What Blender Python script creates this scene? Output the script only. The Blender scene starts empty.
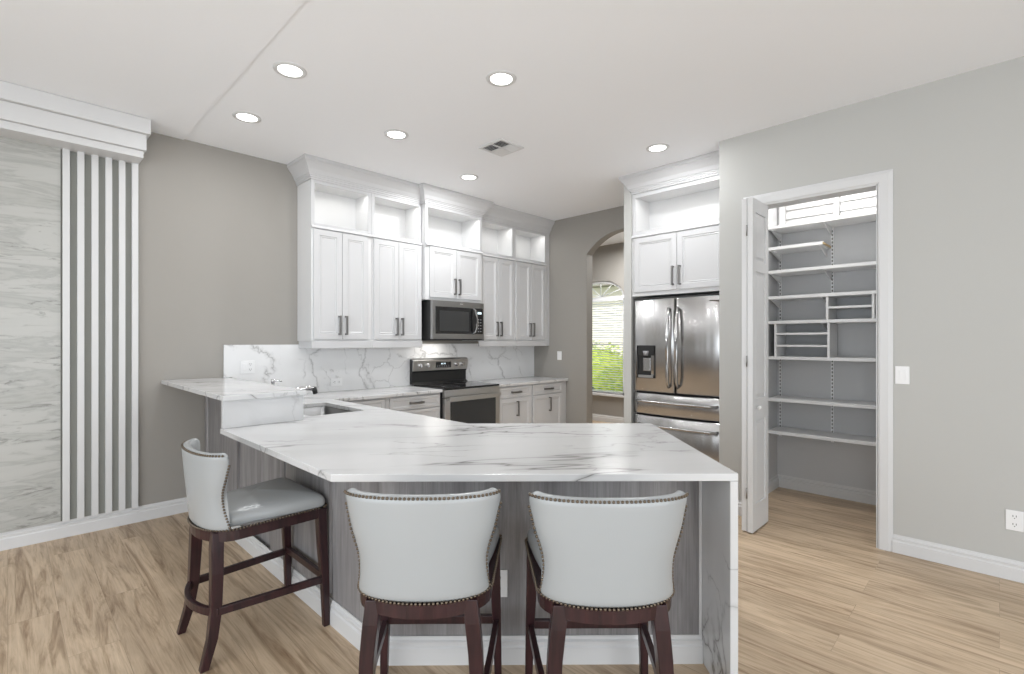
import bpy, bmesh, math, random
from mathutils import Vector, Matrix
random.seed(7)
S = bpy.context.scene
COL = S.collection
PI = math.pi
H = 3.118            # ceiling height
YL = 4.865           # left wall plane
XR = 4.22            # pantry wall plane
XB = 5.39            # arch wall plane

# ------------------------------------------------------------------ camera
cd = bpy.data.cameras.new('camera'); cam = bpy.data.objects.new('camera', cd); COL.objects.link(cam)
cd.lens = 495.8/1024*36; cd.sensor_width = 36; cd.shift_y = 3.8/1024; cd.clip_start = .02
cam.location = (0, 0, 1.431)
cam.rotation_euler = (PI/2, 0, math.radians(45)-.0084 - PI/2)
S.camera = cam
# ------------------------------------------------------------------ exposure, world
S.view_settings.view_transform = 'Standard'; S.view_settings.look = 'None'
S.view_settings.gamma = 1; S.view_settings.use_curve_mapping = False
S.view_settings.exposure = 0.04
w = bpy.data.worlds.new('sky'); S.world = w; w.use_nodes = True
bg = w.node_tree.nodes['Background']; bg.inputs[0].default_value = (.86, .93, 1, 1); bg.inputs[1].default_value = 1.6

def area(name, loc, rot, sx, sy, power, color=(1, 1, 1), spread=None, shape='RECTANGLE'):
    l = bpy.data.lights.new(name, 'AREA'); l.shape = shape; l.size = sx
    if shape == 'RECTANGLE': l.size_y = sy
    l.energy = power; l.color = color
    if spread: l.spread = spread
    o = bpy.data.objects.new(name, l); o.location = loc; o.rotation_euler = rot; COL.objects.link(o)
    return o
# added area lamps standing in for daylight at unseen rear and side openings
area('rear_fill', (-.2, -3.45, 1.35), (-PI/2, 0, PI), 5.0, 2.5, 98, (.90, .95, 1))
area('side_fill', (-2.9, .6, 1.35), (0, -PI/2, 0), 2.5, 5.0, 80, (.90, .95, 1))
area('nook_fill', (6.4, 4.0, 3.0), (0, 0, 0), 1.2, 1.2, 75, (1, 1, 1))  # lamp added below the nook ceiling to brighten the nook
sun = bpy.data.lights.new('sun', 'SUN'); sun.energy = 4.5; sun.angle = .02
so = bpy.data.objects.new('sun', sun); so.rotation_euler = Vector((.5, -.6, -.62)).to_track_quat('-Z', 'Y').to_euler(); COL.objects.link(so)

# ------------------------------------------------------------------ materials
def new_mat(name):
    m = bpy.data.materials.new(name); m.use_nodes = True
    return m, m.node_tree.nodes, m.node_tree.links, m.node_tree.nodes['Principled BSDF']
def plain(name, c, rough=.5, metal=0., bump=0., bscale=200, spec=None, coat=0.):
    m, n, l, b = new_mat(name)
    b.inputs['Base Color'].default_value = (*c, 1); b.inputs['Roughness'].default_value = rough
    b.inputs['Metallic'].default_value = metal
    if spec is not None: b.inputs['Specular IOR Level'].default_value = spec
    if coat: b.inputs['Coat Weight'].default_value = coat; b.inputs['Coat Roughness'].default_value = .1
    if bump:
        t = n.new('ShaderNodeTexCoord'); x = n.new('ShaderNodeTexNoise'); x.inputs['Scale'].default_value = bscale
        x.inputs['Detail'].default_value = 3
        bp = n.new('ShaderNodeBump'); bp.inputs['Strength'].default_value = bump; bp.inputs['Distance'].default_value = .002
        l.new(t.outputs['Object'], x.inputs['Vector']); l.new(x.outputs['Fac'], bp.inputs['Height']); l.new(bp.outputs[0], b.inputs['Normal'])
    return m
def emit(name, c, s):
    m, n, l, b = new_mat(name)
    b.inputs['Base Color'].default_value = (*c, 1); b.inputs['Emission Color'].default_value = (*c, 1); b.inputs['Emission Strength'].default_value = s
    return m
def ramp(n, stops):
    r = n.new('ShaderNodeValToRGB'); e = r.color_ramp.elements
    while len(e) < len(stops): e.new(.5)
    for i, (p, c) in enumerate(stops): e[i].position = p; e[i].color = (*c, 1) if len(c) == 3 else c
    return r
def mapping(n, l, scale=(1, 1, 1), rot=(0, 0, 0), loc=(0, 0, 0)):
    t = n.new('ShaderNodeTexCoord'); m = n.new('ShaderNodeMapping')
    m.inputs['Scale'].default_value = scale; m.inputs['Rotation'].default_value = rot; m.inputs['Location'].default_value = loc
    l.new(t.outputs['Object'], m.inputs['Vector']); return m

def marble(name, rot=(0, 0, 0), loc=(0, 0, 0), sc=(1, 1, 1), k=1., rough=.19, crack=False, lum=1.):
    m, n, l, b = new_mat(name)
    mp0 = mapping(n, l, (1, 1, 1), rot, loc)
    mp = n.new('ShaderNodeMapping'); mp.inputs['Scale'].default_value = sc; l.new(mp0.outputs[0], mp.inputs['Vector'])
    def math_(op, a, v=None, clamp=False):
        x = n.new('ShaderNodeMath'); x.operation = op; x.use_clamp = clamp
        for i, q in enumerate((a, v)):
            if q is None: continue
            if isinstance(q, (int, float)): x.inputs[i].default_value = q
            else: l.new(q, x.inputs[i])
        return x.outputs[0]
    def noise(vec, scale, det, seed, rough=.5, dist=0.):
        z = n.new('ShaderNodeTexNoise'); z.noise_dimensions = '4D'; z.inputs['W'].default_value = seed; z.inputs['Scale'].default_value = scale
        z.inputs['Detail'].default_value = det; z.inputs['Roughness'].default_value = rough; z.inputs['Distortion'].default_value = dist
        l.new(vec, z.inputs['Vector']); return z
    def mask(scale, th, seed):
        z = noise(mp0.outputs[0], scale, 2, seed); r = ramp(n, [(th, (0, 0, 0)), (th+.1, (1, 1, 1))]); l.new(z.outputs['Fac'], r.inputs[0]); return r.outputs[0]
    def vein(scale, width, msc, mth, seed):
        z = noise(mp.outputs[0], scale, 5, seed, .52, .35)
        a = math_('ABSOLUTE', math_('SUBTRACT', z.outputs['Fac'], .5))
        r = ramp(n, [(0, (1, 1, 1)), (width, (.30, .30, .30)), (width*4, (0, 0, 0))]); l.new(a, r.inputs[0])
        return math_('MULTIPLY', r.outputs[0], mask(msc, mth, seed+9))
    def cracks(scale, width, msc, mth, seed):
        dn = noise(mp.outputs[0], 2.6, 5, seed, .6); sb = n.new('ShaderNodeVectorMath'); sb.operation = 'SUBTRACT'; sb.inputs[1].default_value = (.5, .5, .5)
        l.new(dn.outputs['Color'], sb.inputs[0]); sl = n.new('ShaderNodeVectorMath'); sl.operation = 'SCALE'; sl.inputs['Scale'].default_value = .55; l.new(sb.outputs[0], sl.inputs[0])
        ad = n.new('ShaderNodeVectorMath'); ad.operation = 'ADD'; l.new(mp.outputs[0], ad.inputs[0]); l.new(sl.outputs[0], ad.inputs[1])
        v = n.new('ShaderNodeTexVoronoi'); v.feature = 'DISTANCE_TO_EDGE'; v.inputs['Scale'].default_value = scale; l.new(ad.outputs[0], v.inputs['Vector'])
        r = ramp(n, [(0, (1, 1, 1)), (width, (.35, .35, .35)), (width*4.5, (0, 0, 0))]); l.new(v.outputs['Distance'], r.inputs[0])
        return math_('MULTIPLY', r.outputs[0], mask(msc, mth, seed+5))
    if crack: v1 = cracks(1.7, .010, 2.2, .46, 2.0); v2 = cracks(3.3, .010, 2.6, .50, 7.3)
    else: v1 = vein(.8, .0045, 1.2, .42, 1.3); v2 = vein(1.9, .0045, 1.9, .47, 4.1)
    mx = math_('MAXIMUM', v1, math_('MULTIPLY', v2, .7)); kk = math_('MULTIPLY', mx, .62*k, True)
    cl = noise(mp.outputs[0], 1.5, 4, 3.3); base = ramp(n, [(.35, (.58*lum,)*3), (.6, (.64*lum,)*3)]); l.new(cl.outputs['Fac'], base.inputs[0])
    mix = n.new('ShaderNodeMix'); mix.data_type = 'RGBA'; mix.inputs['B'].default_value = (.20, .195, .19, 1)
    l.new(kk, mix.inputs['Factor']); l.new(base.outputs[0], mix.inputs['A']); l.new(mix.outputs['Result'], b.inputs['Base Color'])
    b.inputs['Roughness'].default_value = rough
    return m

def floor_mat():
    m, n, l, b = new_mat('oak plank floor')
    mp = mapping(n, l, (1, 1, 1), (0, 0, PI/2))
    br = n.new('ShaderNodeTexBrick'); br.inputs['Color1'].default_value = (0, 0, 0, 1); br.inputs['Color2'].default_value = (1, 1, 1, 1)
    br.inputs['Mortar'].default_value = (.5, .5, .5, 1)
    br.inputs['Scale'].default_value = 1; br.inputs['Brick Width'].default_value = 1.5; br.inputs['Row Height'].default_value = .19
    br.inputs['Mortar Size'].default_value = .0012; br.inputs['Mortar Smooth'].default_value = .3; br.offset = .37; br.offset_frequency = 2
    l.new(mp.outputs[0], br.inputs['Vector'])
    # per-board offset of the grain
    cmb = n.new('ShaderNodeCombineXYZ'); sc = n.new('ShaderNodeMath'); sc.operation = 'MULTIPLY'; sc.inputs[1].default_value = 37
    l.new(br.outputs['Color'], sc.inputs[0]); l.new(sc.outputs[0], cmb.inputs[2])
    ad = n.new('ShaderNodeVectorMath'); ad.operation = 'ADD'; l.new(mp.outputs[0], ad.inputs[0]); l.new(cmb.outputs[0], ad.inputs[1])
    def grain(s, scale, det, dist, rough=.6):
        q = n.new('ShaderNodeMapping'); q.inputs['Scale'].default_value = s; l.new(ad.outputs[0], q.inputs['Vector'])
        z = n.new('ShaderNodeTexNoise'); z.inputs['Scale'].default_value = scale; z.inputs['Detail'].default_value = det; z.inputs['Distortion'].default_value = dist
        z.inputs['Roughness'].default_value = rough; l.new(q.outputs[0], z.inputs['Vector']); return z
    g1 = grain((.75, 9, 1), 1.7, 9, 1.6, .66); g2 = grain((2.0, 70, 1), 2.0, 3, .3); g3 = grain((.8, 3.2, 1), 1.5, 3, .8)
    r1 = ramp(n, [(.30, (.30, .195, .115)), (.42, (.50, .37, .245)), (.53, (.66, .51, .355)), (.72, (.74, .59, .425))]); l.new(g1.outputs['Fac'], r1.inputs[0])
    mx = n.new('ShaderNodeMix'); mx.data_type = 'RGBA'; mx.blend_type = 'MULTIPLY'; mx.inputs['Factor'].default_value = .35
    r2 = ramp(n, [(.3, (.6, .57, .54)), (.6, (1, 1, 1))]); l.new(g2.outputs['Fac'], r2.inputs[0])
    l.new(r1.outputs[0], mx.inputs['A']); l.new(r2.outputs[0], mx.inputs['B'])
    m3 = n.new('ShaderNodeMix'); m3.data_type = 'RGBA'; m3.blend_type = 'MULTIPLY'; m3.inputs['Factor'].default_value = .8
    r3 = ramp(n, [(.3, (.74, .72, .7)), (.6, (1, 1, 1))]); l.new(g3.outputs['Fac'], r3.inputs[0])
    l.new(mx.outputs['Result'], m3.inputs['A']); l.new(r3.outputs[0], m3.inputs['B'])
    m4 = n.new('ShaderNodeMix'); m4.data_type = 'RGBA'; m4.blend_type = 'MULTIPLY'; m4.inputs['Factor'].default_value = 1
    r4 = ramp(n, [(0, (.90, .89, .88)), (1, (1.0, 1.0, 1.0))]); l.new(br.outputs['Color'], r4.inputs[0])
    l.new(m3.outputs['Result'], m4.inputs['A']); l.new(r4.outputs[0], m4.inputs['B'])
    m5 = n.new('ShaderNodeMix'); m5.data_type = 'RGBA'; m5.inputs['B'].default_value = (.17, .12, .08, 1)
    f = n.new('ShaderNodeMath'); f.operation = 'MULTIPLY'; f.inputs[1].default_value = .35; l.new(br.outputs['Fac'], f.inputs[0]); l.new(f.outputs[0], m5.inputs['Factor'])
    l.new(m4.outputs['Result'], m5.inputs['A']); l.new(m5.outputs['Result'], b.inputs['Base Color'])
    b.inputs['Roughness'].default_value = .42
    return m

def greywood(name):
    m, n, l, b = new_mat(name)
    mp = mapping(n, l, (8, 8, .8))
    z = n.new('ShaderNodeTexNoise'); z.inputs['Scale'].default_value = 1.6; z.inputs['Detail'].default_value = 8; z.inputs['Roughness'].default_value = .65; z.inputs['Distortion'].default_value = .6
    l.new(mp.outputs[0], z.inputs['Vector'])
    mp2 = mapping(n, l, (90, 90, 2.2)); z2 = n.new('ShaderNodeTexNoise'); z2.inputs['Scale'].default_value = 1.5; z2.inputs['Detail'].default_value = 3; l.new(mp2.outputs[0], z2.inputs['Vector'])
    r = ramp(n, [(.28, (.17, .16, .163)), (.5, (.26, .25, .252)), (.72, (.36, .35, .35))]); l.new(z.outputs['Fac'], r.inputs[0])
    r2 = ramp(n, [(.3, (.80, .80, .80)), (.6, (1, 1, 1))]); l.new(z2.outputs['Fac'], r2.inputs[0])
    mx = n.new('ShaderNodeMix'); mx.data_type = 'RGBA'; mx.blend_type = 'MULTIPLY'; mx.inputs['Factor'].default_value = 1
    l.new(r.outputs[0], mx.inputs['A']); l.new(r2.outputs[0], mx.inputs['B']); l.new(mx.outputs['Result'], b.inputs['Base Color'])
    b.inputs['Roughness'].default_value = .45
    return m

def travertine():
    m, n, l, b = new_mat('grey veined stone')
    mp = mapping(n, l, (1.6, 1, 8.5), (0, math.radians(-6), 0))
    z = n.new('ShaderNodeTexNoise'); z.inputs['Scale'].default_value = 1.1; z.inputs['Detail'].default_value = 10; z.inputs['Roughness'].default_value = .6; z.inputs['Distortion'].default_value = .5
    l.new(mp.outputs[0], z.inputs['Vector'])
    r = ramp(n, [(.30, (.36, .36, .335)), (.42, (.44, .44, .415)), (.47, (.38, .38, .36)), (.52, (.47, .47, .445)), (.75, (.50, .50, .475))]); l.new(z.outputs['Fac'], r.inputs[0])
    mp2 = mapping(n, l, (3.2, 1, 15), (0, math.radians(-7), 0)); z2 = n.new('ShaderNodeTexNoise'); z2.inputs['Scale'].default_value = 1.6; z2.inputs['Detail'].default_value = 8; z2.inputs['Roughness'].default_value = .7; z2.inputs['Distortion'].default_value = .8
    l.new(mp2.outputs[0], z2.inputs['Vector'])
    r2 = ramp(n, [(.36, (.60, .60, .59)), (.44, (1, 1, 1))]); l.new(z2.outputs['Fac'], r2.inputs[0])
    mp3 = mapping(n, l, (.8, 1, 2.6)); z3 = n.new('ShaderNodeTexNoise'); z3.inputs['Scale'].default_value = 1.3; z3.inputs['Detail'].default_value = 2; l.new(mp3.outputs[0], z3.inputs['Vector'])
    r3 = ramp(n, [(.42, (0, 0, 0)), (.52, (1, 1, 1))]); l.new(z3.outputs['Fac'], r3.inputs[0])
    mx = n.new('ShaderNodeMix'); mx.data_type = 'RGBA'; mx.blend_type = 'MULTIPLY'
    l.new(r3.outputs[0], mx.inputs['Factor']); l.new(r.outputs[0], mx.inputs['A']); l.new(r2.outputs[0], mx.inputs['B']); l.new(mx.outputs['Result'], b.inputs['Base Color'])
    b.inputs['Roughness'].default_value = .35
    return m

def darkwood():
    m, n, l, b = new_mat('dark espresso wood')
    mp = mapping(n, l, (30, 30, 3)); z = n.new('ShaderNodeTexNoise'); z.inputs['Scale'].default_value = 1.5; z.inputs['Detail'].default_value = 5
    l.new(mp.outputs[0], z.inputs['Vector'])
    r = ramp(n, [(.3, (.015, .006, .008)), (.7, (.042, .014, .016))]); l.new(z.outputs['Fac'], r.inputs[0]); l.new(r.outputs[0], b.inputs['Base Color'])
    b.inputs['Roughness'].default_value = .28
    return m

def steel(name, c=.56, rough=.24, vertical=True, aniso=.6):
    m, n, l, b = new_mat(name)
    mp = mapping(n, l, (9, 9, .5) if vertical else (3, 3, 90)); z = n.new('ShaderNodeTexNoise'); z.inputs['Scale'].default_value = 1; z.inputs['Detail'].default_value = 2
    l.new(mp.outputs[0], z.inputs['Vector'])
    r = ramp(n, [(.3, (rough*.88,)*3), (.7, (rough*1.12,)*3)]); l.new(z.outputs['Fac'], r.inputs[0]); l.new(r.outputs[0], b.inputs['Roughness'])
    b.inputs['Base Color'].default_value = (c, c*.99, c*.98, 1); b.inputs['Metallic'].default_value = 1
    if vertical:
        tg = n.new('ShaderNodeTangent'); tg.direction_type = 'RADIAL'; tg.axis = 'Z'; l.new(tg.outputs[0], b.inputs['Tangent'])
        mq = mapping(n, l, (8, 8, .25)); zq = n.new('ShaderNodeTexNoise'); zq.inputs['Scale'].default_value = 1; zq.inputs['Detail'].default_value = 1.5
        l.new(mq.outputs[0], zq.inputs['Vector']); bq = n.new('ShaderNodeBump'); bq.inputs['Strength'].default_value = .5; bq.inputs['Distance'].default_value = .012
        l.new(zq.outputs['Fac'], bq.inputs['Height']); l.new(bq.outputs[0], b.inputs['Normal'])
        b.inputs['Anisotropic'].default_value = aniso; b.inputs['Anisotropic Rotation'].default_value = .25
    return m

def leather():
    m, n, l, b = new_mat('pale grey leather')
    b.inputs['Base Color'].default_value = (.345, .36, .365, 1); b.inputs['Roughness'].default_value = .27
    mp = mapping(n, l, (1, 1, 1)); z = n.new('ShaderNodeTexVoronoi'); z.inputs['Scale'].default_value = 380
    l.new(mp.outputs[0], z.inputs['Vector'])
    bp = n.new('ShaderNodeBump'); bp.inputs['Strength'].default_value = .12; bp.inputs['Distance'].default_value = .001
    l.new(z.outputs['Distance'], bp.inputs['Height']); l.new(bp.outputs[0], b.inputs['Normal'])
    return m

def foliage(name, c1, c2):
    m, n, l, b = new_mat(name)
    mp = mapping(n, l); z = n.new('ShaderNodeTexNoise'); z.inputs['Scale'].default_value = 9; z.inputs['Detail'].default_value = 4
    l.new(mp.outputs[0], z.inputs['Vector']); r = ramp(n, [(.35, c1), (.65, c2)]); l.new(z.outputs['Fac'], r.inputs[0]); l.new(r.outputs[0], b.inputs['Base Color'])
    b.inputs['Roughness'].default_value = .6
    return m

M = dict(
    ceil=plain('ceiling paint', (.90, .91, .93), .9, bump=.12, bscale=60),
    taupe=plain('taupe wall paint', (.325, .308, .282), .8, bump=.08, bscale=120),
    greige=plain('light greige wall paint', (.50, .498, .478), .8, bump=.08, bscale=120),
    pantry=plain('pantry wall paint', (.57, .575, .58), .8, bump=.08, bscale=120),
    slatgrey=plain('grey green accent paint', (.29, .295, .272), .8),
    white=plain('white cabinet paint', (.58, .58, .585), .35),
    trim=plain('white trim paint', (.66, .66, .66), .4),
    inner=plain('white cabinet interior', (.68, .68, .68), .5),
    shelf=plain('white shelf laminate', (.82, .82, .82), .4),
    rawwood=plain('raw shelf end wood', (.55, .40, .2), .7),
    floor=floor_mat(), greywood=greywood('grey laminate woodgrain'), stone=travertine(), dark=darkwood(),
    quartz=marble('white quartz counter', (0, 0, math.radians(38)), (.3, .2, 0), (.6, 2.6, 1.6), 1.7),
    riser=marble('white quartz riser', (0, math.radians(35), 0), (.9, 0, 2.1), (1.6, 1, .6), .6),
    splash=marble('white quartz backsplash', (0, math.radians(25), 0), (3.1, .4, 1.7), (1.1, 1, 1.0), 1.1, .18, True, 1.28),
    steel=steel('brushed stainless steel', .47, .24), steel2=plain('stainless trim', (.58, .575, .565), .3, 1.), steel3=steel('dark stainless', .37, .32, False),
    nickel=plain('brushed nickel pull', (.27, .265, .26), .35, 1.), chrome=plain('polished chrome', (.75, .75, .76), .08, 1.),
    brass=plain('antique brass nailheads', (.16, .13, .10), .3, 1.), pipe=plain('bronze grey piping', (.36, .34, .29), .4),
    leather=leather(), black=plain('black appliance glass', (.012, .012, .013), .06), blackp=plain('black plastic', (.02, .02, .02), .4),
    ovenglass=plain('smoked oven glass', (.035, .036, .037), .05), grey=plain('grey plastic', (.3, .3, .31), .4),
    seal=plain('black gasket', (.01, .01, .01), .7), sinksteel=plain('sink steel', (.22, .22, .22), .35, 1.),
    plate=plain('white wall plate plastic', (.84, .84, .84), .35), slot=plain('outlet slot dark', (.08, .08, .08), .6),
    lamp=emit('lit lamp diffuser', (1, .99, .96), 5), lcd=emit('display digits', (.7, .85, .9), .8),
    louver=plain('dark vent opening', (.05, .05, .05), .8), ventw=plain('vent enamel', (.70, .70, .70), .5),
    blind=plain('white blind vinyl', (.85, .85, .87), .5), led=emit('led strip', (1, .98, .93), 1.5),
    hedge=foliage('sunlit hedge leaves', (.22, .36, .02), (.62, .68, .07)), palm=foliage('dark palm leaves', (.02, .07, .05), (.08, .2, .12)),
    grass=foliage('lawn grass', (.10, .16, .05), (.2, .26, .1)), stucco=plain('beige stucco', (.85, .78, .66), .9, bump=.3, bscale=40),
    roof=plain('grey roof tile', (.3, .27, .24), .8),
)
def glass_mat():
    m, n, l, b = new_mat('window glass')
    for x in list(n):
        if x.type != 'OUTPUT_MATERIAL': n.remove(x)
    out = [x for x in n if x.type == 'OUTPUT_MATERIAL'][0]
    t = n.new('ShaderNodeBsdfTransparent'); g = n.new('ShaderNodeBsdfGlossy'); g.inputs['Roughness'].default_value = .02
    f = n.new('ShaderNodeFresnel'); f.inputs[0].default_value = 1.45; mx = n.new('ShaderNodeMixShader')
    l.new(f.outputs[0], mx.inputs[0]); l.new(t.outputs[0], mx.inputs[1]); l.new(g.outputs[0], mx.inputs[2]); l.new(mx.outputs[0], out.inputs[0])
    return m
M['glass'] = glass_mat()

# ------------------------------------------------------------------ mesh helpers
def V(*a): return Vector(a)
def box(bm, x0, x1, y0, y1, z0, z1, mat=None, mi=0):
    c = [(x, y, z) for x in (x0, x1) for y in (y0, y1) for z in (z0, z1)]
    if mat: c = [mat @ Vector(p) for p in c]
    v = [bm.verts.new(p) for p in c]
    for f in ((0, 1, 3, 2), (4, 6, 7, 5), (0, 4, 5, 1), (2, 3, 7, 6), (0, 2, 6, 4), (1, 5, 7, 3)):
        bm.faces.new([v[i] for i in f]).material_index = mi
def cyl(bm, p0, p1, r0, r1=None, seg=20, cap=True):
    r1 = r0 if r1 is None else r1
    p0, p1 = Vector(p0), Vector(p1); d = (p1-p0).normalized()
    a = d.orthogonal().normalized(); b = d.cross(a)
    A = [bm.verts.new(p0+(a*math.cos(t)+b*math.sin(t))*r0) for t in [2*PI*i/seg for i in range(seg)]]
    B = [bm.verts.new(p1+(a*math.cos(t)+b*math.sin(t))*r1) for t in [2*PI*i/seg for i in range(seg)]]
    for i in range(seg): bm.faces.new((A[i], A[(i+1) % seg], B[(i+1) % seg], B[i])).smooth = True
    if cap: bm.faces.new(A[::-1]); bm.faces.new(B)
def loops(bm, rings, closed=True, cap=True, smooth=True):
    """skin a list of vertex rings"""
    R = [[bm.verts.new(p) for p in r] for r in rings]; n = len(R[0])
    for a, b in zip(R, R[1:]):
        for i in range(n if closed else n-1):
            bm.faces.new((a[i], a[(i+1) % n], b[(i+1) % n], b[i])).smooth = smooth
    if cap and closed: bm.faces.new(R[0][::-1]); bm.faces.new(R[-1])
    return R
def tube(bm, pts, r, seg=12, flat=None):
    """round (or flat = (half_w, half_h)) bar along points"""
    pts = [Vector(p) for p in pts]; rings = []; up = Vector((0, 0, 1))
    for i, p in enumerate(pts):
        d = (pts[min(i+1, len(pts)-1)]-pts[max(i-1, 0)]).normalized()
        a = d.cross(up)
        if a.length < .05: a = d.cross(Vector((0, 1, 0)))
        a.normalize(); b = a.cross(d).normalized()
        rr = r[i] if isinstance(r, (list, tuple)) else r
        if flat:
            hw, hh = flat
            ring = [p+a*sx*hw+b*sz*hh for sx, sz in ((-1, -1), (1, -1), (1, 1), (-1, 1))]
        else: ring = [p+(a*math.cos(t)+b*math.sin(t))*rr for t in [2*PI*k/seg for k in range(seg)]]
        rings.append(ring)
    loops(bm, rings, smooth=not flat)
def sphere(bm, c, r, u=12, v=8, sc=(1, 1, 1)):
    m = Matrix.Translation(c) @ Matrix.Diagonal((*sc, 1))
    g = bmesh.ops.create_uvsphere(bm, u_segments=u, v_segments=v, radius=r, matrix=m)
    for x in g['verts']:
        for f in x.link_faces: f.smooth = True
def offset_path(pts, d):
    """offset an open 2D polyline to its left by d with mitred corners"""
    P = [Vector(p) for p in pts]; out = []
    for i, p in enumerate(P):
        ns = []
        if i > 0: e = (p-P[i-1]).normalized(); ns.append(Vector((-e.y, e.x)))
        if i < len(P)-1: e = (P[i+1]-p).normalized(); ns.append(Vector((-e.y, e.x)))
        if len(ns) == 1: out.append(p+ns[0]*d)
        else:
            m = (ns[0]+ns[1]).normalized(); out.append(p+m*(d/max(.2, m.dot(ns[0]))))
    return out
def sweep(bm, path, prof):
    """profile of (offset, z) swept along a 2D path (offset to its left)"""
    offs = [(offset_path(path, o), z) for o, z in prof]
    rings = [[(o[i].x, o[i].y, z) for o, z in offs] for i in range(len(path))]
    loops(bm, rings, smooth=False)
def ring_panel(bm, x0, x1, z0, z1, y, prof, thick, mat=None):
    """raised or recessed door: rect rings (inset, depth into +y), front looks to -y"""
    rings = []
    for ins, dp in [(0, thick)]+prof:
        c = [(x0+ins, y+dp, z0+ins), (x1-ins, y+dp, z0+ins), (x1-ins, y+dp, z1-ins), (x0+ins, y+dp, z1-ins)]
        rings.append([mat @ Vector(p) for p in c] if mat else c)
    loops(bm, rings, smooth=False)
def poly_prism(bm, outer, z0, z1, holes=()):
    edges = []
    for lp in (outer, *holes):
        v = [bm.verts.new((x, y, z0)) for x, y in lp]
        edges += [bm.edges.new((v[i], v[(i+1) % len(v)])) for i in range(len(v))]
    bmesh.ops.triangle_fill(bm, use_beauty=True, use_dissolve=False, edges=edges)
    g = bmesh.ops.extrude_face_region(bm, geom=bm.faces[:])
    for v in g['geom']:
        if isinstance(v, bmesh.types.BMVert): v.co.z = z1
def obj(name, bm, m, parent=None, bevel=0, sub=0, label=None, seg=2, smooth=False):
    bmesh.ops.recalc_face_normals(bm, faces=bm.faces[:])
    me = bpy.data.meshes.new(name); bm.to_mesh(me); bm.free()
    for x in (m if isinstance(m, (list, tuple)) else [m]): me.materials.append(x)
    o = bpy.data.objects.new(name, me); COL.objects.link(o)
    if smooth: me.polygons.foreach_set('use_smooth', [True]*len(me.polygons))
    if bevel:
        b = o.modifiers.new('bevel', 'BEVEL'); b.width = bevel; b.segments = seg; b.limit_method = 'ANGLE'; b.angle_limit = math.radians(40)
    if sub:
        b = o.modifiers.new('subdivision', 'SUBSURF'); b.levels = sub; b.render_levels = sub
    if parent: o.parent = parent
    if label: o['label'] = label
    return o
def nb(): return bmesh.new()
def bx(*a):
    b = nb(); box(b, *a); return b
def tag(o, label, cat, group=None, kind=None):
    o['label'] = label; o['category'] = cat
    if group: o['group'] = group
    if kind: o['kind'] = kind
    return o
def thing(name, label, cat, loc=(0, 0, 0), rz=0, group=None):
    o = bpy.data.objects.new(name, None); o.empty_display_size = .1; COL.objects.link(o); o.location = loc; o.rotation_euler = (0, 0, rz)
    return tag(o, label, cat, group)
def struct(name, bm, m, label, cat, **k):
    o = obj(name, bm, m, **k); tag(o, label, cat, kind='structure'); return o
def dup(root, loc, rz, label):
    def cp(o, par):
        c = o.copy(); COL.objects.link(c); c.parent = par
        for ch in o.children: cp(ch, c)
        return c
    r = cp(root, None); r.location = loc; r.rotation_euler = (0, 0, rz); r['label'] = label
    return r

# ------------------------------------------------------------------ the room shell
struct('floor', bx(-3.1, 7.6, -3.7, 6.7, -.1, 0), M['floor'], 'light oak plank floor running through the whole room', 'floor')
struct('ceiling', bx(1.032, 7.6, -3.7, 6.7, H, H+.12), M['ceil'], 'white kitchen ceiling with the recessed lights', 'ceiling')
struct('trim_1', bx(-3.1, 1.032, -3.7, YL, H-.006, H+.12), M['ceil'], 'slightly lower white ceiling over the left side', 'ceiling')
struct('wall_left', bx(-3.1, XB, YL, YL+.12, 0, H), M['taupe'], 'taupe wall on the left behind the cabinets', 'wall')
# pantry wall with its opening
b = nb()
PY0, PY1, PH = .604, 1.405, 2.517
box(b, XR, XR+.12, -3.7, PY0, 0, H); box(b, XR, XR+.12, PY1, 1.69, 0, H); box(b, XR, XR+.12, PY0, PY1, PH, H)
struct('wall_right', b, M['greige'], 'light greige wall with the pantry doorway', 'wall')
b = nb(); box(b, XR+.12, 5.31, 1.56, 1.69, 0, H); box(b, 5.31, 5.39, -.1, 1.69, 0, 2.50); box(b, 5.31, 5.39, -.1, 1.69, 2.90, H)
box(b, 5.31, 5.39, -.1, .36, 2.50, 2.90); box(b, 5.31, 5.39, 1.54, 1.69, 2.50, 2.90); box(b, XR+.12, 5.31, -.1, .02, 0, H)
struct('wall_pantry', b, M['pantry'], 'grey walls inside the pantry', 'wall')
struct('wall_partition', bx(4.50, XB, 2.705, 2.79, 0, H-.002), M['greige'], 'narrow light wall end left of the fridge', 'wall')
# arch wall
def arch_wall():
    b = nb(); y0, y1, zs, rise = 2.83, 3.91, 2.575, .255
    R = ((.5*(y1-y0))**2+rise**2)/(2*rise); cy = (y0+y1)/2; cz = zs+rise-R
    a0 = math.asin((y1-cy)/R); N = 28
    arc = [(cy+R*math.sin(a0-2*a0*i/N), cz+R*math.cos(a0-2*a0*i/N)) for i in range(N+1)]
    lp = [(YL, 0), (y1, 0)]+arc+[(y0, 0), (1.69, 0), (1.69, H), (YL, H)]
    v = [b.verts.new((XB, y, z)) for y, z in lp]
    e = [b.edges.new((v[i], v[(i+1) % len(v)])) for i in range(len(v))]
    bmesh.ops.triangle_fill(b, use_beauty=True, use_dissolve=False, edges=e)
    g = bmesh.ops.extrude_face_region(b, geom=b.faces[:])
    for q in g['geom']:
        if isinstance(q, bmesh.types.BMVert): q.co.x = XB+.13
    return b
struct('wall_back', arch_wall(), M['taupe'], 'taupe wall with the arched opening', 'wall')
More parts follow.
